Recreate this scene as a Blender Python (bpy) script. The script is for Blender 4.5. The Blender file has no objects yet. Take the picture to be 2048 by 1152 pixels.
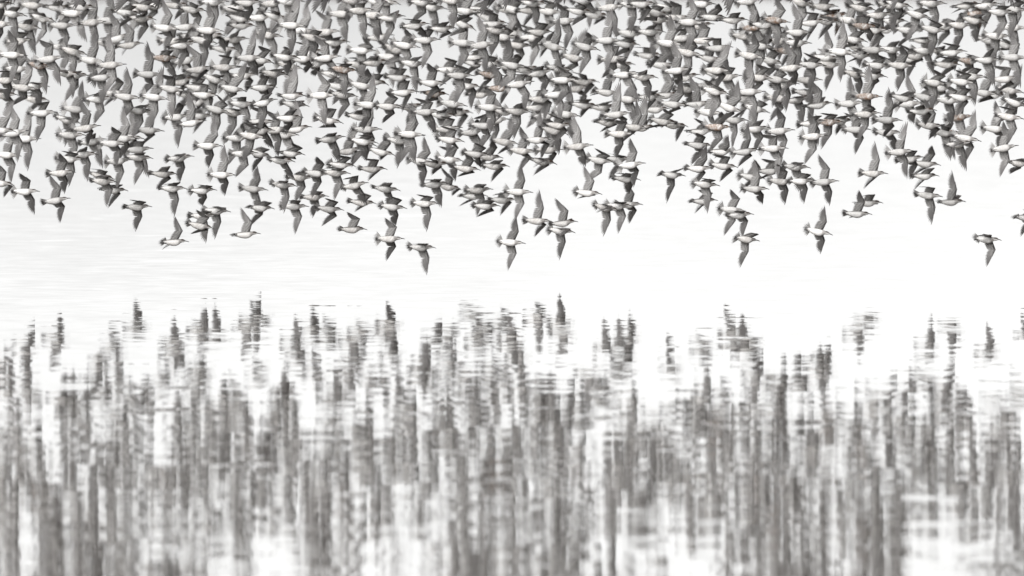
import bpy, bmesh, math, random
from mathutils import Vector, Matrix, Euler, noise as mnoise

random.seed(7)
scene = bpy.context.scene
COL = scene.collection
R = math.radians

# ------------------------------------------------------------------ camera
CAM_H = 2.42                       # metres above the water
FOCAL, SENSOR = 500.0, 36.0
PXR = 2048 * FOCAL / SENSOR        # photograph pixels per unit of slope
HORIZON_Y = -98.0                  # photograph row of the horizon, above the frame
PITCH = math.atan((576 - HORIZON_Y) / PXR)

cam_data = bpy.data.cameras.new('camera')
cam = bpy.data.objects.new('camera', cam_data)
COL.objects.link(cam)
scene.camera = cam
cam.location = (0, 0, CAM_H)
cam.rotation_euler = (math.pi / 2 - PITCH, 0, 0)
cam_data.lens = FOCAL
cam_data.sensor_width = SENSOR
cam_data.clip_start = 1.0
cam_data.clip_end = 20000
cam_data.dof.use_dof = True
cam_data.dof.focus_distance = 102.5
cam_data.dof.aperture_fstop = 5.6

# ------------------------------------------------------------------ sky, sun, exposure
SUN_EL, SUN_AZ = R(30), R(192)     # soft light from behind and above the camera
world = bpy.data.worlds.new('World')
scene.world = world
world.use_nodes = True
wn, wl = world.node_tree.nodes, world.node_tree.links
wn.clear()
sky = wn.new('ShaderNodeTexSky')
sky.sky_type = 'NISHITA'
sky.sun_disc = False
sky.sun_elevation = SUN_EL
sky.sun_rotation = SUN_AZ
sky.air_density = 1.0
sky.dust_density = 1.0
grey = wn.new('ShaderNodeHueSaturation')       # an overcast sky has next to no colour
grey.inputs['Saturation'].default_value = 0.02
tc = wn.new('ShaderNodeTexCoord')
cl = wn.new('ShaderNodeTexNoise')              # faint, even cloud cover
cl.inputs['Scale'].default_value = 9.0
cl.inputs['Detail'].default_value = 3.0
mr = wn.new('ShaderNodeMapRange')
mr.inputs['From Min'].default_value = 0.3
mr.inputs['From Max'].default_value = 0.7
mr.inputs['To Min'].default_value = 0.86
mr.inputs['To Max'].default_value = 1.14
mul = wn.new('ShaderNodeVectorMath'); mul.operation = 'SCALE'
bg = wn.new('ShaderNodeBackground')
bg.inputs['Strength'].default_value = 0.094
wo = wn.new('ShaderNodeOutputWorld')
wl.new(tc.outputs['Generated'], cl.inputs['Vector'])
wl.new(cl.outputs['Fac'], mr.inputs['Value'])
wl.new(sky.outputs['Color'], grey.inputs['Color'])
wl.new(grey.outputs['Color'], mul.inputs[0])
wl.new(mr.outputs['Result'], mul.inputs['Scale'])
wl.new(mul.outputs['Vector'], bg.inputs['Color'])
wl.new(bg.outputs['Background'], wo.inputs['Surface'])

sun_data = bpy.data.lights.new('sun', 'SUN')
sun_data.energy = 1.5
sun_data.angle = R(25)
sun_data.color = (1.0, 0.98, 0.97)
sun = bpy.data.objects.new('sun', sun_data)
COL.objects.link(sun)
sd = Vector((math.sin(SUN_AZ) * math.cos(SUN_EL), math.cos(SUN_AZ) * math.cos(SUN_EL), math.sin(SUN_EL)))
sun.rotation_euler = sd.to_track_quat('Z', 'Y').to_euler()

scene.view_settings.view_transform = 'Standard'
scene.view_settings.look = 'None'
scene.view_settings.exposure = 1.04
scene.view_settings.gamma = 1.0
scene.view_settings.use_curve_mapping = False
scene.cycles.max_bounces = 8
scene.cycles.caustics_reflective = True


def at(px, py, dist):
    """A photograph pixel at a given distance along the view -> a point in the world."""
    x = (px - 1024) / PXR
    v = (576 - py) / PXR
    d = Vector((x, 1.0, v))
    c, s = math.cos(-PITCH), math.sin(-PITCH)
    d = Vector((d.x, d.y * c - d.z * s, d.y * s + d.z * c))
    return Vector((0, 0, CAM_H)) + d * dist


def link(name, me, parent=None):
    o = bpy.data.objects.new(name, me)
    COL.objects.link(o)
    if parent:
        o.parent = parent
    return o


# ------------------------------------------------------------------ materials
def new_mat(name):
    m = bpy.data.materials.new(name)
    m.use_nodes = True
    n, l = m.node_tree.nodes, m.node_tree.links
    n.clear()
    out = n.new('ShaderNodeOutputMaterial')
    return m, n, l, out


def math_node(n, op, a=None, b=None):
    k = n.new('ShaderNodeMath'); k.operation = op
    if a is not None and not hasattr(a, 'links'): k.inputs[0].default_value = a
    if b is not None and not hasattr(b, 'links'): k.inputs[1].default_value = b
    return k


def water_material():
    m, n, l, out = new_mat('calm_water')
    geo = n.new('ShaderNodeNewGeometry')

    def slopes(scale, detail, amp, off, turn=0.0):
        mp = n.new('ShaderNodeMapping')
        mp.inputs['Rotation'].default_value = (0, 0, R(turn))
        mp.inputs['Location'].default_value = off
        mp.inputs['Scale'].default_value = scale
        l.new(geo.outputs['Position'], mp.inputs['Vector'])
        t = n.new('ShaderNodeTexNoise')
        t.inputs['Scale'].default_value = 1.0
        t.inputs['Detail'].default_value = detail
        t.inputs['Roughness'].default_value = 0.55
        l.new(mp.outputs['Vector'], t.inputs['Vector'])
        s = n.new('ShaderNodeVectorMath'); s.operation = 'SUBTRACT'
        s.inputs[1].default_value = (0.5, 0.5, 0.5)
        l.new(t.outputs['Color'], s.inputs[0])
        k = n.new('ShaderNodeVectorMath'); k.operation = 'MULTIPLY'
        k.inputs[1].default_value = (amp, amp, 0)
        l.new(s.outputs['Vector'], k.inputs[0])
        return k, t

    swell, _ = slopes((1.6, 0.5, 1), 1.0, SWELL, (3.1, 7.7, 0), 14)     # slow undulation
    rip, _ = slopes((3.6, 2.6, 1), 0.0, RIPPLE, (11.3, 1.9, 0), -9)        # ripples about a metre long
    fine, _ = slopes((6.0, 5.5, 1), 1.0, FINE, (5.2, 31.0, 0), 4)          # wavelets
    # rare steeper lines where a breath of wind touches the surface
    mp = n.new('ShaderNodeMapping')
    mp.inputs['Scale'].default_value = (1.1, 1.0, 1)
    mp.inputs['Location'].default_value = (1.7, 0.4, 0)
    l.new(geo.outputs['Position'], mp.inputs['Vector'])
    t = n.new('ShaderNodeTexNoise'); t.inputs['Scale'].default_value = 1.0; t.inputs['Detail'].default_value = 1.0
    l.new(mp.outputs['Vector'], t.inputs['Vector'])
    r = n.new('ShaderNodeMapRange')
    r.inputs['From Min'].default_value = 0.675
    r.inputs['From Max'].default_value = 0.76
    r.inputs['To Min'].default_value = 0.0
    r.inputs['To Max'].default_value = -0.010
    l.new(t.outputs['Fac'], r.inputs['Value'])
    cx = n.new('ShaderNodeCombineXYZ'); cx.inputs['Z'].default_value = 1.0
    l.new(r.outputs['Result'], cx.inputs['Y'])
    acc = cx.outputs['Vector']
    for k in (swell, rip, fine):
        a = n.new('ShaderNodeVectorMath'); a.operation = 'ADD'
        l.new(acc, a.inputs[0]); l.new(k.outputs['Vector'], a.inputs[1])
        acc = a.outputs['Vector']
    nm = n.new('ShaderNodeVectorMath'); nm.operation = 'NORMALIZE'
    l.new(acc, nm.inputs[0])
    p = n.new('ShaderNodeBsdfPrincipled')
    p.inputs['Base Color'].default_value = (0.038, 0.028, 0.020, 1)     # silty shallow water
    p.inputs['Roughness'].default_value = 0.020
    p.inputs['IOR'].default_value = 1.333
    l.new(nm.outputs['Vector'], p.inputs['Normal'])
    l.new(p.outputs['BSDF'], out.inputs['Surface'])
    return m


SWELL, RIPPLE, FINE = 0.0022, 0.0056, 0.0095


def plumage_material(name, rust):
    """Colour of every feather comes from the mesh attribute 'plumage'; grain and a little bird-to-bird spread on top."""
    m, n, l, out = new_mat(name)
    at_ = n.new('ShaderNodeAttribute'); at_.attribute_name = 'plumage'
    tcx = n.new('ShaderNodeTexCoord')
    mp = n.new('ShaderNodeMapping'); mp.inputs['Scale'].default_value = (150, 420, 420)
    ns = n.new('ShaderNodeTexNoise'); ns.inputs['Scale'].default_value = 1.0; ns.inputs['Detail'].default_value = 2.0
    l.new(tcx.outputs['Object'], mp.inputs['Vector']); l.new(mp.outputs['Vector'], ns.inputs['Vector'])
    oi = n.new('ShaderNodeObjectInfo')
    a = n.new('ShaderNodeMapRange')
    a.inputs['From Min'].default_value = 0.3; a.inputs['From Max'].default_value = 0.7
    a.inputs['To Min'].default_value = 0.72; a.inputs['To Max'].default_value = 1.22
    l.new(ns.outputs['Fac'], a.inputs['Value'])
    b = n.new('ShaderNodeMapRange')
    b.inputs['To Min'].default_value = 0.82; b.inputs['To Max'].default_value = 1.14
    l.new(oi.outputs['Random'], b.inputs['Value'])
    ab = n.new('ShaderNodeMath'); ab.operation = 'MULTIPLY'
    l.new(a.outputs['Result'], ab.inputs[0]); l.new(b.outputs['Result'], ab.inputs[1])
    sc = n.new('ShaderNodeVectorMath'); sc.operation = 'SCALE'
    l.new(at_.outputs['Color'], sc.inputs[0]); l.new(ab.outputs['Value'], sc.inputs['Scale'])
    colour = sc.outputs['Vector']
    if rust:                                   # traces of breeding plumage: rusty blotches
        n2 = n.new('ShaderNodeTexNoise'); n2.inputs['Scale'].default_value = 45; n2.inputs['Detail'].default_value = 2
        l.new(tcx.outputs['Object'], n2.inputs['Vector'])
        rr = n.new('ShaderNodeMapRange'); rr.inputs['From Min'].default_value = 0.30; rr.inputs['From Max'].default_value = 0.62
        l.new(n2.outputs['Fac'], rr.inputs['Value'])
        mx = n.new('ShaderNodeMix'); mx.data_type = 'RGBA'; mx.blend_type = 'MULTIPLY'
        l.new(rr.outputs['Result'], mx.inputs['Factor'])
        l.new(colour, mx.inputs[6]); mx.inputs[7].default_value = (0.46, 0.33, 0.26, 1)
        colour = mx.outputs[2]
    d = n.new('ShaderNodeBsdfDiffuse'); t = n.new('ShaderNodeBsdfTranslucent')
    l.new(colour, d.inputs['Color']); l.new(colour, t.inputs['Color'])
    ms = n.new('ShaderNodeMixShader'); ms.inputs['Fac'].default_value = 0.22
    l.new(d.outputs['BSDF'], ms.inputs[1]); l.new(t.outputs['BSDF'], ms.inputs[2])
    l.new(ms.outputs['Shader'], out.inputs['Surface'])
    return m


def plain(name, colour, rough=0.6, vary=None):
    m, n, l, out = new_mat(name)
    p = n.new('ShaderNodeBsdfPrincipled')
    p.inputs['Roughness'].default_value = rough
    if vary:
        g = n.new('ShaderNodeNewGeometry')
        t = n.new('ShaderNodeTexNoise'); t.inputs['Scale'].default_value = vary[1]; t.inputs['Detail'].default_value = 4
        l.new(g.outputs['Position'], t.inputs['Vector'])
        mx = n.new('ShaderNodeMix'); mx.data_type = 'RGBA'
        l.new(t.outputs['Fac'], mx.inputs['Factor'])
        mx.inputs[6].default_value = (*colour, 1); mx.inputs[7].default_value = (*vary[0], 1)
        l.new(mx.outputs[2], p.inputs['Base Color'])
    else:
        p.inputs['Base Color'].default_value = (*colour, 1)
    l.new(p.outputs['BSDF'], out.inputs['Surface'])
    return m


PLUMAGE = plumage_material('plumage', False)
RUSTY = plumage_material('rusty_plumage', True)
HORN = plain('dark_horn', (0.018, 0.016, 0.015), 0.45)

# ------------------------------------------------------------------ the setting
WATER = water_material()
me = bpy.data.meshes.new('water')
W = 9000
me.from_pydata([(-W, -200, 0), (W, -200, 0), (W, 2 * W, 0), (-W, 2 * W, 0)], [], [(0, 1, 2, 3)])
me.materials.append(WATER)
water = link('water', me)
water['kind'] = 'structure'

# low mud bank with dead marsh grass across the bay
bm = bmesh.new()
rows = [(0.0, -0.3), (3.0, 0.10), (9.0, 0.25), (20.0, 0.38), (45.0, 0.46), (120.0, 0.5), (900.0, 0.55)]
grid = []
NX = 240
for i in range(NX + 1):
    x = -600 + 1200 * i / NX
    shore = 785 + 10 * mnoise.noise(Vector((x * 0.012, 0, 3))) + 5 * mnoise.noise(Vector((x * 0.09, 5, 0)))
    line = []
    for (dy, z) in rows:
        zz = z * (1.0 + 0.35 * mnoise.noise(Vector((x * 0.05, dy * 0.1, 1.0)))) if z > 0 else z
        line.append(bm.verts.new((x, shore + dy, zz)))
    grid.append(line)
for i in range(NX):
    for j in range(len(rows) - 1):
        bm.faces.new((grid[i][j], grid[i + 1][j], grid[i + 1][j + 1], grid[i][j + 1]))
me = bpy.data.meshes.new('mud_bank'); bm.to_mesh(me); bm.free()
me.materials.append(plain('brown_mud', (0.075, 0.050, 0.038), 0.8, ((0.13, 0.105, 0.085), 0.35)))
bank = link('mud_bank', me); bank['kind'] = 'structure'


# ------------------------------------------------------------------ the bird, part by part
class MB:
    """Vertices, faces and one plumage colour per vertex."""
    def __init__(self):
        self.v, self.f, self.c, self.mi = [], [], [], []

    def vert(self, p, c):
        self.v.append(tuple(p)); self.c.append(c); return len(self.v) - 1

    def face(self, idx, mi=0):
        self.f.append(tuple(idx)); self.mi.append(mi)

    def add(self, other, mat, gain=1.0, mi=None):
        o = len(self.v)
        for p, c in zip(other.v, other.c):
            self.v.append(tuple(mat @ Vector(p))); self.c.append(tuple(k * gain for k in c))
        for f, m_ in zip(other.f, other.mi):
            self.f.append(tuple(i + o for i in f)); self.mi.append(m_ if mi is None else mi)

    def mesh(self, name, mats, smooth=True):
        me = bpy.data.meshes.new(name)
        me.from_pydata(self.v, [], self.f)
        for m in mats: me.materials.append(m)
        ca = me.attributes.new('plumage', 'FLOAT_COLOR', 'POINT')
        ca.data.foreach_set('color', [k for c in self.c for k in (*c, 1.0)])
        me.polygons.foreach_set('material_index', self.mi)
        me.polygons.foreach_set('use_smooth', [smooth] * len(me.polygons))
        me.update()
        return me


def mixc(a, b, t):
    t = max(0.0, min(1.0, t))
    return tuple(x + (y - x) * t for x, y in zip(a, b))


def smooth(a, b, x):
    t = max(0.0, min(1.0, (x - a) / (b - a)))
    return t * t * (3 - 2 * t)


WHITE, BUFF, WASH = (0.86, 0.85, 0.83), (0.50, 0.46, 0.42), (0.27, 0.25, 0.235)
BACK, CROWN, EYE = (0.11, 0.10, 0.096), (0.075, 0.052, 0.040), (0.02, 0.018, 0.017)
STATIONS = [  # x, centre height, half height, half width
    (-0.080, 0.0045, 0.0040, 0.0060), (-0.066, 0.0022, 0.0100, 0.0125), (-0.044, -0.0010, 0.0168, 0.0185),
    (-0.015, -0.0035, 0.0222, 0.0225), (0.010, -0.0035, 0.0226, 0.0222), (0.028, 0.0002, 0.0188, 0.0180),
    (0.041, 0.0050, 0.0142, 0.0132), (0.052, 0.0082, 0.0124, 0.0116), (0.062, 0.0088, 0.0112, 0.0102),
    (0.070, 0.0078, 0.0080, 0.0072), (0.0755, 0.0066, 0.0044, 0.0040), (0.0785, 0.0058, 0.0020, 0.0020)]


def body_mb(streak, seed, n_ring=26, n_seg=14):
    rnd = random.Random(seed)
    mb = MB()
    rings = []
    S = STATIONS
    for i in range(n_ring):
        t = i / (n_ring - 1) * (len(S) - 1)
        k = min(int(t), len(S) - 2)
        u = t - k
        p0, p1, p2, p3 = S[max(k - 1, 0)], S[k], S[k + 1], S[min(k + 2, len(S) - 1)]
        x, zc, rz, ry = (0.5 * (2 * b + (c - a) * u + (2 * a - 5 * b + 4 * c - d) * u * u + (3 * b - a - 3 * c + d) * u ** 3)
                         for a, b, c, d in zip(p0, p1, p2, p3))
        ring = []
        rz, ry = rz * (1.06 if x < 0.04 else 1.0), ry * (1.06 if x < 0.04 else 1.0)
        for j in range(n_seg):
            a = 2 * math.pi * j / n_seg
            y, z = ry * math.cos(a), rz * math.sin(a)
            up = math.sin(a)                           # 1 on the back, -1 on the belly
            line = 0.30 if x < 0.035 else 0.05
            c = mixc(WHITE, BACK, smooth(line - 0.28, line + 0.28, up))
            if x > 0.014:                              # grey wash over breast, neck and cheeks
                s = smooth(0.014, 0.034, x)
                c = mixc(c, WASH, (0.72 + 0.25 * rnd.random() * streak) * s * (0.55 if x > 0.05 and up < -0.5 else 1))
            if x < 0.02 and up < 0.4:
                c = mixc(c, BUFF, streak * 0.8 * rnd.random())
            if x > 0.046:
                c = mixc(c, CROWN, smooth(-0.35, 0.1, up))
                if abs(up + 0.20) < 0.25 and x > 0.050:
                    c = mixc(c, EYE, 0.75)             # dark stripe through the eye
            if x < -0.052 and up > 0.3:
                c = mixc(c, BACK, 0.5)
            ring.append(mb.vert((x, y, zc + z), c))
        rings.append(ring)
    for a, b in zip(rings, rings[1:]):
        for j in range(n_seg):
            mb.face((a[j], b[j], b[(j + 1) % n_seg], a[(j + 1) % n_seg])[::-1])
    for ring, flip in ((rings[0], False), (rings[-1], True)):
        mb.face(ring if not flip else ring[::-1])
    for s in (-1, 1):                                  # the eyeballs
        c0 = Vector((0.0605, s * 0.0092, 0.0110))
        ids = [mb.vert(c0 + Vector((0.0022 * math.cos(k * math.pi / 3), s * 0.0004, 0.0022 * math.sin(k * math.pi / 3))), EYE) for k in range(6)]
        tip = mb.vert(c0 + Vector((0, s * 0.0018, 0)), EYE)
        for k in range(6):
            f = (ids[k], ids[(k + 1) % 6], tip)
            mb.face(f if s < 0 else f[::-1])
    return mb


def feather(mb, root, tip, width, side, c_base, c_tip, c_edge, lift=0.0, segs=4):
    """One flight feather: a narrow cambered vane with a dark shaft and pale edges; it has a front and a back face."""
    root, tip = Vector(root), Vector(tip)
    ax = tip - root
    sdir = Vector(side).normalized()
    nrm = ax.cross(sdir).normalized()
    prev = None
    for i in range(segs + 1):
        t = i / segs
        w = width * (0.55 + 0.45 * math.sin(min(1.0, t * 1.7) * math.pi / 2)) * (1.0 if t < 0.7 else max(0.10, math.cos((t - 0.7) / 0.3 * math.pi * 0.47)))
        p = root + ax * t + nrm * (lift * t * t)
        c = mixc(c_base, c_tip, t ** 1.6)
        ce = mixc(c, c_edge, 0.7)
        row = (mb.vert(p - sdir * w * 0.5, ce), mb.vert(p + nrm * width * 0.10, mixc(c, EYE, 0.30)), mb.vert(p + sdir * w * 0.5, ce))
        if prev:
            mb.face((prev[0], row[0], row[1], prev[1]))
            mb.face((prev[1], row[1], row[2], prev[2]))
        prev = row


GREY_L, GREY_M, GREY_D = (0.35, 0.34, 0.338), (0.165, 0.156, 0.154), (0.045, 0.041, 0.040)


def wing_mb(side, sweep, bend, spread, flex, few=False):
    """side -1: right wing, 1: left wing.  sweep: how far the hand is swept back; bend: hand raised (+) or drooped (-);
    flex: how far the elbow is folded, shortening the arm."""
    mb = MB()
    arm = 0.074 * (1 - 0.25 * flex)
    sh = Vector((0.026, 0, 0))
    wr = Vector((0.026 + 0.022 + 0.012 * flex, arm, 0.004))
    hd = Vector((-math.sin(sweep), math.cos(sweep) * math.cos(bend), math.cos(sweep) * math.sin(bend)))   # direction of the hand
    hand_tip = wr + hd * 0.036
    np_, ns_ = (6, 5) if few else (10, 11)
    # primaries, from the outermost inwards
    lengths = [0.099 - 0.0048 * k * (10 / np_) for k in range(np_)]
    for k in range(np_):
        t = k / (np_ - 1)
        root = hand_tip.lerp(wr, t) + Vector((-0.004, 0, 0.0003 * k))
        ang = sweep + spread * t + 0.05
        d = Vector((-math.sin(ang), math.cos(ang) * math.cos(bend), math.cos(ang) * math.sin(bend)))
        side_v = Vector((math.cos(ang), math.sin(ang), 0))
        cb = mixc(GREY_L, GREY_M, 0.35 + 0.3 * (k % 2))
        feather(mb, root, root + d * lengths[k] * (1 + 0.03 * math.sin(k * 2.7 + 9 * sweep)), 0.0092 * (10 / np_) ** 0.8, side_v, cb, mixc(GREY_D, GREY_M, 0.15 + 0.5 * t), mixc(WHITE, GREY_M, 0.75 - 0.5 * t),
                lift=0.006, segs=3 if few else 4)
    # secondaries along the forearm
    for k in range(ns_):
        t = k / (ns_ - 1)
        root = wr.lerp(sh, t) + Vector((-0.006, 0, 0.003 + 0.0003 * k))
        ang = sweep * 0.35 * (1 - t) + (sweep + spread) * 0.55 * (1 - t) + math.pi * 0.5 * (0.86 + 0.16 * t)
        ang = min(ang, math.pi * 0.52)
        L = 0.058 - 0.006 * t + (0.006 * math.sin(t * math.pi))
        d = Vector((-math.sin(ang), math.cos(ang), -0.06))
        side_v = Vector((math.cos(ang), math.sin(ang), 0))
        feather(mb, root, root + d * L, 0.0098 * (11 / ns_) ** 0.8, side_v, mixc(WHITE, GREY_L, 0.55), GREY_M, WHITE if k % 2 else GREY_L,
                lift=-0.004, segs=3 if few else 4)
    # the arm and its coverts: a cambered, closed blade over the feather roots
    n = 6 if few else 10
    pts = [sh.lerp(wr, i / (n * 0.6)) if i <= n * 0.6 else wr.lerp(hand_tip + hd * 0.018, (i - n * 0.6) / (n * 0.4)) for i in range(n + 1)]
    top, bot = [], []
    M = 4
    for i, p in enumerate(pts):
        t = i / n
        chord = 0.042 * (1 - t) ** 0.6 + 0.006
        thick = 0.0060 * (1 - t) + 0.0012
        back = Vector((-math.cos(sweep * 0.5 * smooth(0.5, 0.8, t)), -math.sin(sweep * 0.5 * smooth(0.5, 0.8, t)), -0.05))
        rt, rb = [], []
        for j in range(M + 1):
            u = j / M
            prof = math.sin(math.pi * min(1.0, u * 0.85 + 0.15)) if u < 1 else 0.08
            q = p + Vector((0.004 * (1 - t), 0, 0.002)) + back * chord * u
            ct = mixc(BACK, GREY_M, 0.55 * u + 0.12 * math.sin(i * 2.1 + j * 1.3))
            cbm = mixc(GREY_D, WHITE, smooth(0.05, 0.5, u) * 0.34 + 0.14 * math.sin(i * 1.7 + j * 2.9))
            if u > 0.9: ct = mixc(ct, WHITE, 0.30)
            rt.append(mb.vert(q + Vector((0, 0, thick * prof + 0.0015)), ct))
            rb.append(mb.vert(q - Vector((0, 0, thick * 0.5 * prof + 0.0012)), cbm))
        top.append(rt); bot.append(rb)
    for i in range(n):
        for j in range(M):
            mb.face((top[i][j], top[i][j + 1], top[i + 1][j + 1], top[i + 1][j]))
            mb.face((bot[i][j], bot[i + 1][j], bot[i + 1][j + 1], bot[i][j + 1]))
        mb.face((top[i][0], top[i + 1][0], bot[i + 1][0], bot[i][0]))
        mb.face((top[i][M], bot[i][M], bot[i + 1][M], top[i + 1][M]))
    if side < 0:
        mb.v = [(x, -y, z) for x, y, z in mb.v]
        mb.f = [f[::-1] for f in mb.f]
    return mb


def tail_mb(fan, few=False):
    mb = MB()
    n = 7 if few else 12
    for k in range(n):
        q = (k / (n - 1)) * 2 - 1
        ang = q * fan
        L = 0.056 + 0.003 * math.cos(k * 2.4)
        root = Vector((-0.058, 0.012 * q, 0.0050 + 0.0004 * (k % 3)))
        d = Vector((-math.cos(ang), math.sin(ang), 0.03))
        inner = 1 - abs(q)
        cb = mixc(mixc(WHITE, GREY_L, 0.6), GREY_D, smooth(0.78, 0.99, inner))
        ct = mixc(GREY_M, GREY_D, smooth(0.70, 0.98, inner))
        feather(mb, root, root + d * L, 0.0082 if not few else 0.011, (math.sin(ang), math.cos(ang), 0), cb, ct, WHITE if inner < 0.7 else GREY_M, lift=0.002, segs=3)
    # under-tail coverts: two soft white lobes
    for y in (-0.006, 0.006):
        rows = []
        for i in range(5):
            t = i / 4
            x, w, h = -0.052 - 0.036 * t, 0.0095 * (1 - t ** 2) + 0.0008, 0.0050 * (1 - t) + 0.0006
            rows.append([mb.vert((x, y + w * math.cos(a), 0.0025 + h * math.sin(a) + 0.001 * t), mixc(WHITE, GREY_L, t)) for a in (0, 1.05, 2.09, 3.14, 4.19, 5.24)])
        for a, b in zip(rows, rows[1:]):
            for k in range(6):
                mb.face((a[k], a[(k + 1) % 6], b[(k + 1) % 6], b[k]))
        mb.face(rows[-1])
    return mb


def tube_mb(path, radii, colour, seg=6):
    mb = MB()
    rings = []
    for i, (p, r) in enumerate(zip(path, radii)):
        p = Vector(p)
        d = (Vector(path[min(i + 1, len(path) - 1)]) - Vector(path[max(i - 1, 0)])).normalized()
        u = d.cross(Vector((0, 1, 0.01))).normalized(); w = d.cross(u)
        rings.append([mb.vert(p + (u * math.cos(2 * math.pi * k / seg) + w * math.sin(2 * math.pi * k / seg)) * r, colour) for k in range(seg)])
    for a, b in zip(rings, rings[1:]):
        for k in range(seg):
            mb.face((a[k], a[(k + 1) % seg], b[(k + 1) % seg], b[k]))
    mb.face(rings[0][::-1]); mb.face(rings[-1])
    return mb


def bill_mb(seg=6):
    return tube_mb([(0.075, 0, 0.0063), (0.084, 0, 0.0050), (0.095, 0, 0.0014), (0.102, 0, -0.0028)], [0.0040, 0.0032, 0.0026, 0.0014], EYE, seg)


def leg_mb(s, seg=5):
    return tube_mb([(-0.034, s * 0.007, -0.0150), (-0.056, s * 0.006, -0.0100), (-0.084, s * 0.005, -0.0050), (-0.099, s * 0.006, -0.0046)],
                   [0.0022, 0.0016, 0.0014, 0.0022], EYE, seg)


BODIES = [body_mb(0.10, 1), body_mb(0.35, 2), body_mb(0.7, 3)]
FLEX = [  # sweep, bend, spread, flex
    (R(10), R(8), R(62), 0.0), (R(24), R(-14), R(52), 0.15), (R(42), R(-26), R(44), 0.45), (R(2), R(20), R(68), 0.0), (R(58), R(-10), R(34), 0.8), (R(30), R(16), R(50), 0.3),
    (R(-8), R(32), R(70), 0.1), (R(36), R(-40), R(46), 0.6), (R(16), R(38), R(56), 0.2)]
WING_MB = {(s, k): wing_mb(s, *FLEX[k]) for s in (-1, 1) for k in range(len(FLEX))}
TAILS = [tail_mb(R(34)), tail_mb(R(52)), tail_mb(R(66))]
BILL, LEGS = bill_mb(), {s: leg_mb(s) for s in (-1, 1)}

body_me = [b.mesh('sandpiper', [PLUMAGE]) for b in BODIES]
rusty_me = BODIES[2].mesh('rusty_sandpiper', [RUSTY])
wing_me = {k: m.mesh('wing', [PLUMAGE], False) for k, m in WING_MB.items()}
tail_me = [t.mesh('tail', [PLUMAGE], False) for t in TAILS]
bill_me = BILL.mesh('bill', [HORN])
leg_me = {s: LEGS[s].mesh('leg', [HORN]) for s in (-1, 1)}
SHOULDER = {s: Vector((-0.004, s * 0.0125, 0.0085)) for s in (-1, 1)}

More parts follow.
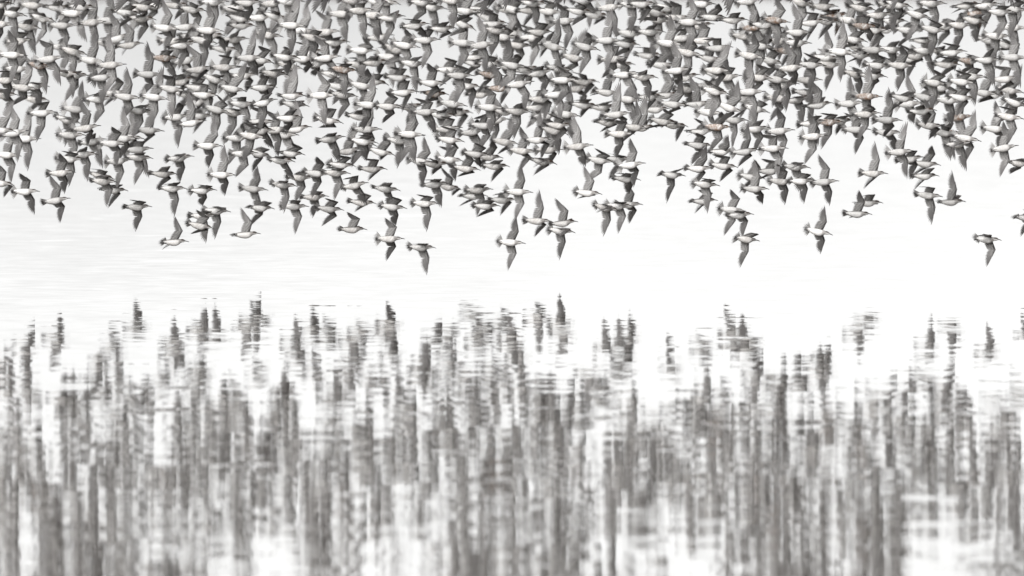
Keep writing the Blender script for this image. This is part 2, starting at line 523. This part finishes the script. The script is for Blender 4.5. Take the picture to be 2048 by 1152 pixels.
# ------------------------------------------------------------------ the flock
# where each bird flies in the photograph: column, row, reach of the raised wing, reach of the lowered wing
SEEN = """
17,310,42,48;5,366,45,15;125,346,40,38;142,318,25,50;54,383,35,40;115,401,45,32;170,308,5,50;187,283,22,50;228,287,30,25;240,322,25,50
280,315,8,48;280,299,20,40;330,348,22,25;362,316,18,48;420,292,38,32;348,377,12,52;408,381,12,35;447,350,48,38;210,363,20,42;205,352,12,10;230,380,5,18
278,414,18,44;352,484,42,0;403,452,40,25;436,422,12,48;408,432,10,50;495,469,47,5;510,378,35,45;490,307,25,52;525,262,20,30;520,307,28,30;585,307,30,0
565,321,10,45;525,416,25,30;603,355,20,45;636,347,38,40;570,370,5,50;592,413,18,50;632,394,18,40;662,418,32,0;685,330,12,0;675,346,10,50;712,371,25,45
727,405,25,0;665,278,18,45;700,302,40,0;728,285,15,30;765,304,38,0;748,338,25,5;775,378,20,42;788,414,28,40;708,459,44,3;783,478,60,35;846,495,10,48
853,407,20,55;873,369,12,45;900,374,38,4;845,323,38,40;873,328,5,10;902,319,25,30;935,337,35,22;955,308,30,30;980,314,40,20;993,332,10,20;822,269,50,45
802,281,10,40;960,380,20,45;950,392,8,20;975,412,18,28;1008,400,28,25;1025,485,40,50;1040,384,40,52;1047,302,45,25;1078,280,40,25;1100,300,40,15
1160,293,38,33;1088,323,12,28;1203,321,18,38;1240,318,10,38;1265,330,50,35;1255,358,20,30;1178,386,47,12;1078,442,48,14;1130,446,42,0;1125,462,0,55
1215,416,8,50;1240,412,10,50;1260,409,40,30;1348,350,12,47;1400,290,28,30;1447,303,35,20;1493,303,35,25;1400,337,38,0;1450,332,30,25;1414,369,15,55
1410,402,20,0;1467,420,50,45;1482,430,10,40;1497,479,18,55;1513,378,45,30;1506,354,35,10;1243,268,25,35;1563,262,50,40;1550,297,30,35;1543,342,30,25
1595,334,12,48;1566,363,35,45;1606,362,28,40;1652,364,55,38;1630,273,45,40;1750,347,50,18;1740,406,30,0;1718,428,45,8;1640,464,40,40;1803,304,50,60
1823,318,10,20;1855,328,40,15;1853,352,15,0;1860,391,30,53;1906,404,50,8;1936,277,50,30;1920,288,0,50;2012,296,50,40;2042,326,10,30;1978,479,15,58
1893,266,18,40;2057,435,20,30
14,160,20,30;50,176,40,30;72,172,10,40;88,226,25,50;72,198,15,20;6,260,40,0;32,266,42,40;55,278,40,40;137,147,10,45;153,150,5,50;207,155,25,40
200,198,5,50;155,219,45,25;138,240,5,40;175,256,48,22;145,270,20,45;232,186,28,10;250,277,45,30;10,190,5,20;256,194,40,50;300,149,45,25;312,195,35,50
346,178,20,40;365,163,15,15;396,175,25,10;372,187,0,15;411,190,30,5;396,205,20,10;433,159,8,48;468,178,40,12;488,208,15,45;437,220,30,45;356,234,22,50
386,246,55,10;402,231,5,10;280,221,10,40;302,261,45,25;262,275,50,20;478,276,30,50;506,272,30,40;396,147,0,45;491,151,25,20;470,225,0,45
551,147,10,40;527,175,25,30;531,205,20,50;587,192,40,10;592,209,5,50;647,191,40,45;690,190,8,45;680,172,20,20;668,147,20,30;728,172,35,40;752,162,25,0
740,210,40,35;660,241,30,20;554,260,45,45;597,258,35,0;573,270,20,40;722,233,12,22;737,259,35,30;730,283,15,30;525,244,30,5;580,236,20,30
780,213,35,35;810,185,30,20;822,213,0,30;800,155,10,0;866,166,30,25;872,187,10,25,r;908,208,45,30;855,224,20,30;886,230,10,45;920,224,5,20;922,151,20,45
937,171,15,25;963,189,25,5;984,149,5,20,r;1003,176,35,20,r;983,215,35,30;1013,223,10,20;996,240,35,40;970,251,20,30;948,264,20,40;824,269,50,45
898,258,30,30;903,280,30,20;1012,284,40,20;1042,168,25,40;1038,223,15,50;1083,146,20,40;1130,160,25,45;1172,163,15,15;1116,189,20,40;1085,198,20,20
1076,215,0,15;1095,232,35,40;1135,229,35,35;1170,210,5,10;1119,250,15,20;1110,262,25,35;1216,185,40,5;1259,199,35,40;1236,229,40,20;1220,245,0,15
1273,255,40,20;1253,149,20,40;1156,177,10,15;1208,214,10,20;1290,154,20,40;1302,194,10,20;1334,190,42,5;1314,219,50,10;1350,209,48,20;1329,243,25,15
1350,250,10,12;1377,178,12,30;1374,155,15,5;1287,255,40,10;1399,208,40,10;1421,225,50,30;1434,183,15,45;1462,216,50,15;1458,155,20,50;1436,148,10,20
1420,174,15,10;1473,240,15,45;1438,254,25,45,r;1405,263,30,0;1504,184,40,45;1486,197,0,10;1515,218,20,40;1515,258,25,45;1521,155,20,20
1557,159,30,45;1572,169,0,40;1561,197,30,25;1618,160,30,25;1617,185,8,45;1640,210,40,0;1598,199,5,40;1703,207,35,40;1738,193,45,35,r;1715,148,10,30
1736,228,15,50;1778,240,40,30;1778,265,30,30;1683,241,12,20;1627,246,20,35;1715,259,30,30;1661,244,20,40,r;1748,152,20,30;1872,166,25,40;1884,175,5,20
1853,195,20,45;1821,208,45,35;1810,196,20,20;1927,164,20,40;1947,153,15,45;1901,201,35,40;1925,195,20,20;1971,186,50,20;2013,158,30,20;2023,181,35,25
2034,206,20,40;1847,222,10,20;1862,251,40,15;1922,235,40,40,r;1897,265,18,40,r;1994,258,45,25;2022,234,15,40;1990,190,10,10
2,10,10,30;28,28,15,40;70,11,25,40;118,15,20,20;88,37,10,50;150,27,35,45;187,45,45,45;220,41,45,45;128,51,30,40;58,54,15,52;41,82,20,40;130,94,18,35
150,103,15,40;28,110,40,40;38,138,35,30;102,118,50,40;82,131,10,40,r;185,121,45,50;238,77,50,10;218,86,15,45;226,130,40,40;165,14,25,20;3,48,40,35;256,25,20,30
268,22,25,40;290,14,25,30;313,11,20,25;310,30,15,10;286,37,10,35;388,19,25,35;353,10,15,25;333,56,45,30;374,54,45,25;420,61,45,30;426,71,10,20;386,72,25,20
347,82,20,50;408,81,25,45;262,90,50,5;472,79,12,45;451,98,20,20;368,90,10,30;473,17,30,45;481,25,0,40;483,37,20,10;486,51,20,0;498,5,20,30;431,4,10,40
375,121,40,35;332,116,20,35,r;452,135,30,40;502,116,40,30;400,139,50,20;549,6,20,45;582,3,15,40;523,35,20,40;587,51,50,45;554,33,15,25;608,62,40,30
630,75,25,40;655,64,50,30;686,28,35,45;724,21,18,45;710,50,30,30;753,31,40,35;540,70,20,40;566,90,20,40;707,1,10,30;758,4,15,40;609,118,45,30;582,132,10,45
656,116,35,30;727,101,20,40;720,129,15,40;752,125,20,20;552,139,25,30;574,114,20,30;634,127,10,30;624,106,25,10;524,120,25,10;673,85,10,30;690,139,15,40,r
762,74,30,30;775,4,15,45;848,5,15,45;868,15,10,40;934,22,40,20;959,18,20,20;979,35,25,25;900,44,30,40;907,1,10,40;833,51,15,30;855,80,25,40;928,48,10,10
814,91,25,40;795,100,10,20;782,114,20,40;930,86,50,40;968,90,50,50;997,61,15,40;1010,74,25,40;830,127,15,40;953,115,15,30;953,126,10,20;983,127,20,20
1018,19,30,40;990,47,20,10;1015,132,35,30;887,57,10,10;900,139,20,20;784,35,10,40;1069,6,10,45;1029,19,20,40;1101,23,20,40;1063,20,15,20;1143,8,20,20
1173,1,5,45;1133,42,25,45;1224,15,35,40;1194,30,15,5;1268,9,25,40;1066,76,25,40;1081,64,20,20;1111,94,40,40;1099,86,15,5;1175,94,30,40;1218,81,40,40
1264,67,15,40;1039,90,15,35;1151,116,40,20;1229,118,30,30;1244,129,15,20;1120,137,15,40;1029,131,15,45;1254,88,10,20;1160,22,15,20;1029,65,20,30;1055,139,10,30
1287,8,20,20;1337,16,25,40;1407,8,15,45;1314,25,15,20;1319,39,10,45;1358,35,25,20;1383,45,45,45;1402,52,20,15;1427,34,25,15;1450,56,50,25;1470,40,20,10
1501,2,15,50;1511,55,45,40,r;1304,64,15,45;1367,76,20,45;1410,81,45,25;1341,87,45,30;1439,96,30,45;1491,72,10,40;1525,64,20,40;1525,92,15,40;1380,106,25,40
1504,112,35,45;1326,130,35,20;1469,131,30,20;1357,141,35,30;1436,141,45,20;1422,117,15,15;1532,50,10,10;1299,110,20,10;1606,5,10,45;1650,13,25,20
1555,41,40,40,r;1723,9,20,40;1726,16,10,30;1781,10,20,40;1627,45,20,15;1598,65,45,20;1656,42,10,20;1702,41,40,45;1673,32,10,20,r;1731,52,30,30,r
1752,60,15,20;1776,59,15,10;1710,79,15,15;1598,86,30,40;1565,81,20,20;1573,100,15,20,r;1685,104,45,40;1716,95,10,30;1751,100,50,30;1723,110,15,20
1653,115,40,0;1543,121,30,30;1586,136,35,30;1626,130,25,40;1663,129,20,40;1758,131,25,35;1786,99,20,30;1548,60,15,20;1761,30,20,40;1799,9,20,30
1867,7,10,45;1838,30,20,40;1884,36,20,20;1936,11,15,20;1976,11,15,30;1958,26,10,30,r;2004,24,15,40;2030,19,20,35;1951,41,25,45;1923,50,30,50;1894,52,15,20
1818,60,20,30;1870,59,20,45;2030,55,40,45;1997,72,30,45;1826,82,20,15;1851,80,10,15;1854,101,18,50;1884,102,10,20;1907,105,20,30;1939,80,25,45
1977,120,18,50;2030,115,50,40;1804,131,30,30;1896,129,15,15;1943,121,10,30,r;1820,117,20,20;1983,81,5,45;2014,89,15,20;1790,42,20,20;1836,112,10,10
"""
birds = []
for k, row in enumerate(SEEN.replace('\n', ';').strip(';').split(';')):
    f = row.split(',')
    if len(f) >= 4:
        birds.append(dict(x=float(f[0]), y=float(f[1]), up=float(f[2]), dn=float(f[3]), rust=len(f) > 4, k=len(birds)))

N_SINGLE = 300                       # the birds that show largest are things of their own
rank = sorted(birds, key=lambda b: -(b['y'] > 250) * 1000 - b['y'] * 0.35 - (b['up'] + b['dn']) - 40 * b['rust'])
for i, b in enumerate(rank):
    b['single'] = i < N_SINGLE


def pose(b, rnd):
    reach = 51.0 if b['y'] > 300 else 41.0          # higher up the wings are mostly hidden: they reach further than what shows
    up = math.asin(min(0.97, b['up'] / reach)) + rnd.gauss(0, 0.05)
    dn = -math.asin(min(0.97, b['dn'] / reach)) + rnd.gauss(0, 0.05)
    if b['up'] >= 30 and b['dn'] < 12:            # both wings up, the far one behind the near one
        roll = R(rnd.uniform(22, 40))
        beat = up - roll
    else:
        roll = max(R(24), min(R(78), (up - dn) / 2))
        beat = (up + dn) / 2
    return roll + (R(rnd.gauss(0, 7)) if b['y'] < 330 else 0), beat


def size(d, y):
    return Matrix.Scale(d / 100 * (1.03 + 0.04 * smooth(420, 220, y)), 4)


# how far off the lowest birds fly, from where the water mirrors them
FAR = {(278, 414): 109, (525, 416): 110, (495, 469): 104, (662, 418): 107, (632, 394): 110, (783, 478): 104, (846, 495): 95.5, (853, 407): 103, (873, 369): 110,
       (1025, 485): 101, (1040, 384): 106, (1078, 442): 108, (1130, 446): 105, (1125, 462): 105.5, (1215, 416): 105, (1240, 412): 106, (1467, 420): 107,
       (1497, 479): 100, (1640, 464): 98.5, (1740, 406): 111, (1718, 428): 107, (1860, 391): 107.5, (1906, 404): 110, (1978, 479): 100, (115, 401): 108,
       (54, 383): 108, (352, 484): 100, (403, 452): 105, (436, 422): 107, (708, 459): 103, (975, 412): 108, (1348, 350): 108, (592, 413): 106}


def place(b):
    rnd = random.Random(1000 + b['k'])
    if b['single']:
        d = FAR.get((b['x'], b['y']), min(113, max(98, rnd.gauss(106, 3.2))))
    else:
        d = rnd.uniform(106, 116)
    roll, beat = pose(b, rnd)
    yaw, pitch = R(rnd.gauss(0, 11)), R(rnd.gauss(2.5, 4.0 if b['y'] > 330 else 6.5))
    rot = Euler((0, pitch, yaw)).to_matrix().to_4x4() @ Matrix.Rotation(-roll, 4, 'X') @ size(d, b['y'])
    # the point named in SEEN is the middle of the white belly
    return at(b['x'] - 3, b['y'], d), rot, beat, rnd


def wing_choice(b, rnd):
    calm = b['y'] > 330
    if b['up'] >= 35: near = rnd.choice((0, 1, 5, 2, 1) if calm else (0, 1, 1, 2, 5, 3, 6, 8, 0))
    else: near = rnd.choice((2, 4, 7) if calm else (1, 2, 4, 4, 7))
    if b['dn'] >= 30: far = rnd.choice((0, 1, 0, 3) if calm else (0, 1, 3, 5, 0, 3, 1))
    else: far = rnd.choice((1, 2, 4, 7))
    return near, far


def wing_matrix(s, beat, rnd, jit=1.0):
    turn = Matrix.Rotation(s * beat, 4, 'X') @ Matrix.Rotation(s * R(rnd.gauss(0, 7 * jit)), 4, 'Z') @ Matrix.Rotation(R(rnd.gauss(0, 12 * jit)), 4, 'Y')
    return Matrix.Translation(SHOULDER[s]) @ turn


# --- labels: the lowest birds of the flock, from left to right, are the landmarks for the rest
FRINGE = [(54, 383), (115, 401), (210, 363), (278, 414), (352, 484), (403, 452), (495, 469), (525, 416), (592, 413), (662, 418), (708, 459),
          (783, 478), (846, 495), (975, 412), (1025, 485), (1078, 442), (1125, 462), (1178, 386), (1240, 412), (1348, 350), (1410, 402),
          (1497, 479), (1566, 363), (1640, 464), (1718, 428), (1860, 391), (1906, 404), (1978, 479), (2057, 435)]
ORD = ('first second third fourth fifth sixth seventh eighth ninth tenth eleventh twelfth thirteenth fourteenth fifteenth sixteenth '
       'seventeenth eighteenth nineteenth twentieth').split()
SPECIAL = {
    (352, 484): 'lone sandpiper with bent wings raised and nothing below, lowest in the left quarter',
    (846, 495): 'lowest sandpiper of the middle, small raised wing and long pale wing hanging straight down',
    (1978, 479): 'lone lowest sandpiper by the right edge, one long pale wing hanging straight down',
    (1640, 464): 'lone sandpiper low in the right half, wings spread evenly up and down',
    (1497, 479): 'lowest sandpiper under the right-hand cluster, short raised wing and long hanging wing',
    (1025, 485): 'low central sandpiper with wings spread straight up and down, left of the stacked pair',
    (1348, 350): 'lone sandpiper below the central gap, short dark raised wing, long wing trailing down',
    (278, 414): 'lone sandpiper below the left cluster, short dark raised wing and long lowered wing',
    (495, 469): 'low sandpiper with one pale wing raised straight up and a widely fanned tail, left half',
    (708, 459): 'low sandpiper with only a raised wing showing, just left of the wide-winged lowest bird',
    (783, 478): 'low sandpiper with tall raised wing and short lowered wing, next to the lowest middle bird',
    (1078, 442): 'sandpiper with pale wing raised, just behind the tails of the low stacked pair',
    (1130, 446): 'upper sandpiper of the low stacked pair right of the centre, wing raised',
    (1125, 462): 'lower sandpiper of the low stacked pair right of the centre, long wing hanging down',
    (2057, 435): 'sandpiper cut off by the right edge of the photo with only its tail in view',
    (872, 187): 'dark rusty-brown sandpiper among pale ones high in the middle of the flock',
    (1438, 254): 'sandpiper with rusty orange belly, right of the middle gap, over the low cluster',
    (138, 240): 'sandpiper with brownish body near the left edge, over a spread bird',
}


def look(b):
    if b['up'] >= 30 and b['dn'] >= 30: return 'wings fully spread'
    if b['up'] >= 30 and b['dn'] < 12: return 'wings raised high'
    if b['up'] >= 30: return 'one tall raised wing'
    if b['dn'] >= 35: return 'one long hanging wing'
    if b['up'] < 12 and b['dn'] < 22: return 'wings hardly showing'
    return 'half-open wings'


def fringe_name(i):
    n = len(FRINGE)
    return f'{ORD[i]} from left' if i < 15 else f'{ORD[n - 1 - i]} from right'


columns = {}
for b in birds:
    i = min(range(len(FRINGE)), key=lambda i: abs(b['x'] - FRINGE[i][0]))
    columns.setdefault(i, []).append(b)
for i, col in columns.items():
    col.sort(key=lambda b: -b['y'])
    base = [b for b in col if (b['x'], b['y']) == FRINGE[i]][0]
    col.remove(base); col.insert(0, base)
    for j, b in enumerate(col):
        kind = 'rusty sandpiper' if b['rust'] else 'sandpiper'
        where = fringe_name(i)
        if (b['x'], b['y']) in SPECIAL:
            b['label'] = SPECIAL[(b['x'], b['y'])]
        elif j == 0:
            b['label'] = f"{kind} with {look(b)}, {where} along the flock's lower fringe"
        elif j <= len(col) // 2:
            b['label'] = f"{kind}, {look(b)}, {ORD[j - 1]} up from the lower-fringe bird {where}"
        else:
            b['label'] = f"{kind}, {look(b)}, {ORD[len(col) - 1 - j]} below the top over lower-fringe bird {where}"

N_BEHIND, N_ABOVE = 0, 640
rest = MB()
for b in birds:
    loc, rot, beat, rnd = place(b)
    kn, kf = wing_choice(b, rnd)
    mats = {s: wing_matrix(s, beat, rnd, 0.5 if b['y'] > 330 else 1.0) for s in (-1, 1)}
    tail_k = rnd.choice((0, 1, 1, 2))
    body_k = rnd.choice((0, 0, 1, 2))
    if not b['single']:
        if rnd.random() < 0.06 and b['y'] < 140: continue
        m = Matrix.Translation(loc) @ rot
        gain = rnd.uniform(0.85, 1.08)
        mi = 1 if b['rust'] else 0
        rest.add(BODIES[body_k], m, gain, mi)
        rest.add(WING_MB[(-1, kn)], m @ mats[-1], gain, mi)
        rest.add(WING_MB[(1, kf)], m @ mats[1], gain, mi)
        rest.add(TAILS[tail_k], m, gain, mi)
        rest.add(BILL, m, 1, 2)
        for s in (-1, 1): rest.add(LEGS[s], m, 1, 2)
        continue
    o = link('sandpiper', rusty_me if b['rust'] else body_me[body_k])
    o.matrix_world = Matrix.Translation(loc) @ rot
    o['category'] = 'sandpiper'
    o['group'] = 'sandpipers flying in the flock'
    o['label'] = b['label']
    for s, kk in ((-1, kn), (1, kf)):
        w = link('wing', wing_me[(s, kk)], o)
        w.matrix_local = mats[s]
        l_ = link('leg', leg_me[s], o)
    t = link('tail', tail_me[tail_k], o)
    t.matrix_local = Matrix.Rotation(R(rnd.gauss(0, 10)), 4, 'X')
    link('bill', bill_me, o)

# the rest of the flock: birds glimpsed between the nearer ones, and those flying just above the frame that the water mirrors
few_w = {(s, k): wing_mb(s, *FLEX[k], few=True) for s in (-1, 1) for k in range(len(FLEX))}
few_b = body_mb(0.3, 9, 14, 9)
few_t = tail_mb(R(35), True)
few_bill = bill_mb(4)
rnd = random.Random(77)


def filler(x, y, d):
    b = dict(x=x, y=y, up=rnd.uniform(5, 50), dn=rnd.uniform(5, 50), rust=False, single=False, k=rnd.randint(5000, 99999))
    roll, beat = pose(b, rnd)
    m = Matrix.Translation(at(x, y, d)) @ Euler((0, R(rnd.gauss(2.5, 4)), R(rnd.gauss(0, 8)))).to_matrix().to_4x4() @ Matrix.Rotation(-roll, 4, 'X') @ size(d, y)
    g = rnd.uniform(0.85, 1.05)
    kn, kf = wing_choice(b, rnd)
    rest.add(few_b, m, g)
    rest.add(few_w[(-1, kn)], m @ wing_matrix(-1, beat, rnd), g)
    rest.add(few_w[(1, kf)], m @ wing_matrix(1, beat, rnd), g)
    rest.add(few_t, m, g)
    rest.add(few_bill, m, 1, 2)


for i in range(N_BEHIND):
    filler(rnd.uniform(-20, 2070), rnd.uniform(-10, 170) * rnd.random() ** 0.4, rnd.uniform(106, 118))
CLUMPS = [rnd.uniform(-60, 2110) for _ in range(60)]      # the flock hangs together in loose upright strings
for i in range(N_ABOVE):
    filler(rnd.choice(CLUMPS) + rnd.gauss(0, 30), rnd.uniform(-330, -14), rnd.uniform(102, 116))
me = rest.mesh('sandpiper_flock', [PLUMAGE, RUSTY, HORN], False)
flock = link('sandpiper_flock', me)
flock['kind'] = 'stuff'
flock['category'] = 'flock'
flock['label'] = 'rest of the dense grey and white flock glimpsed between the nearer sandpipers'


bpy.context.view_layer.update()
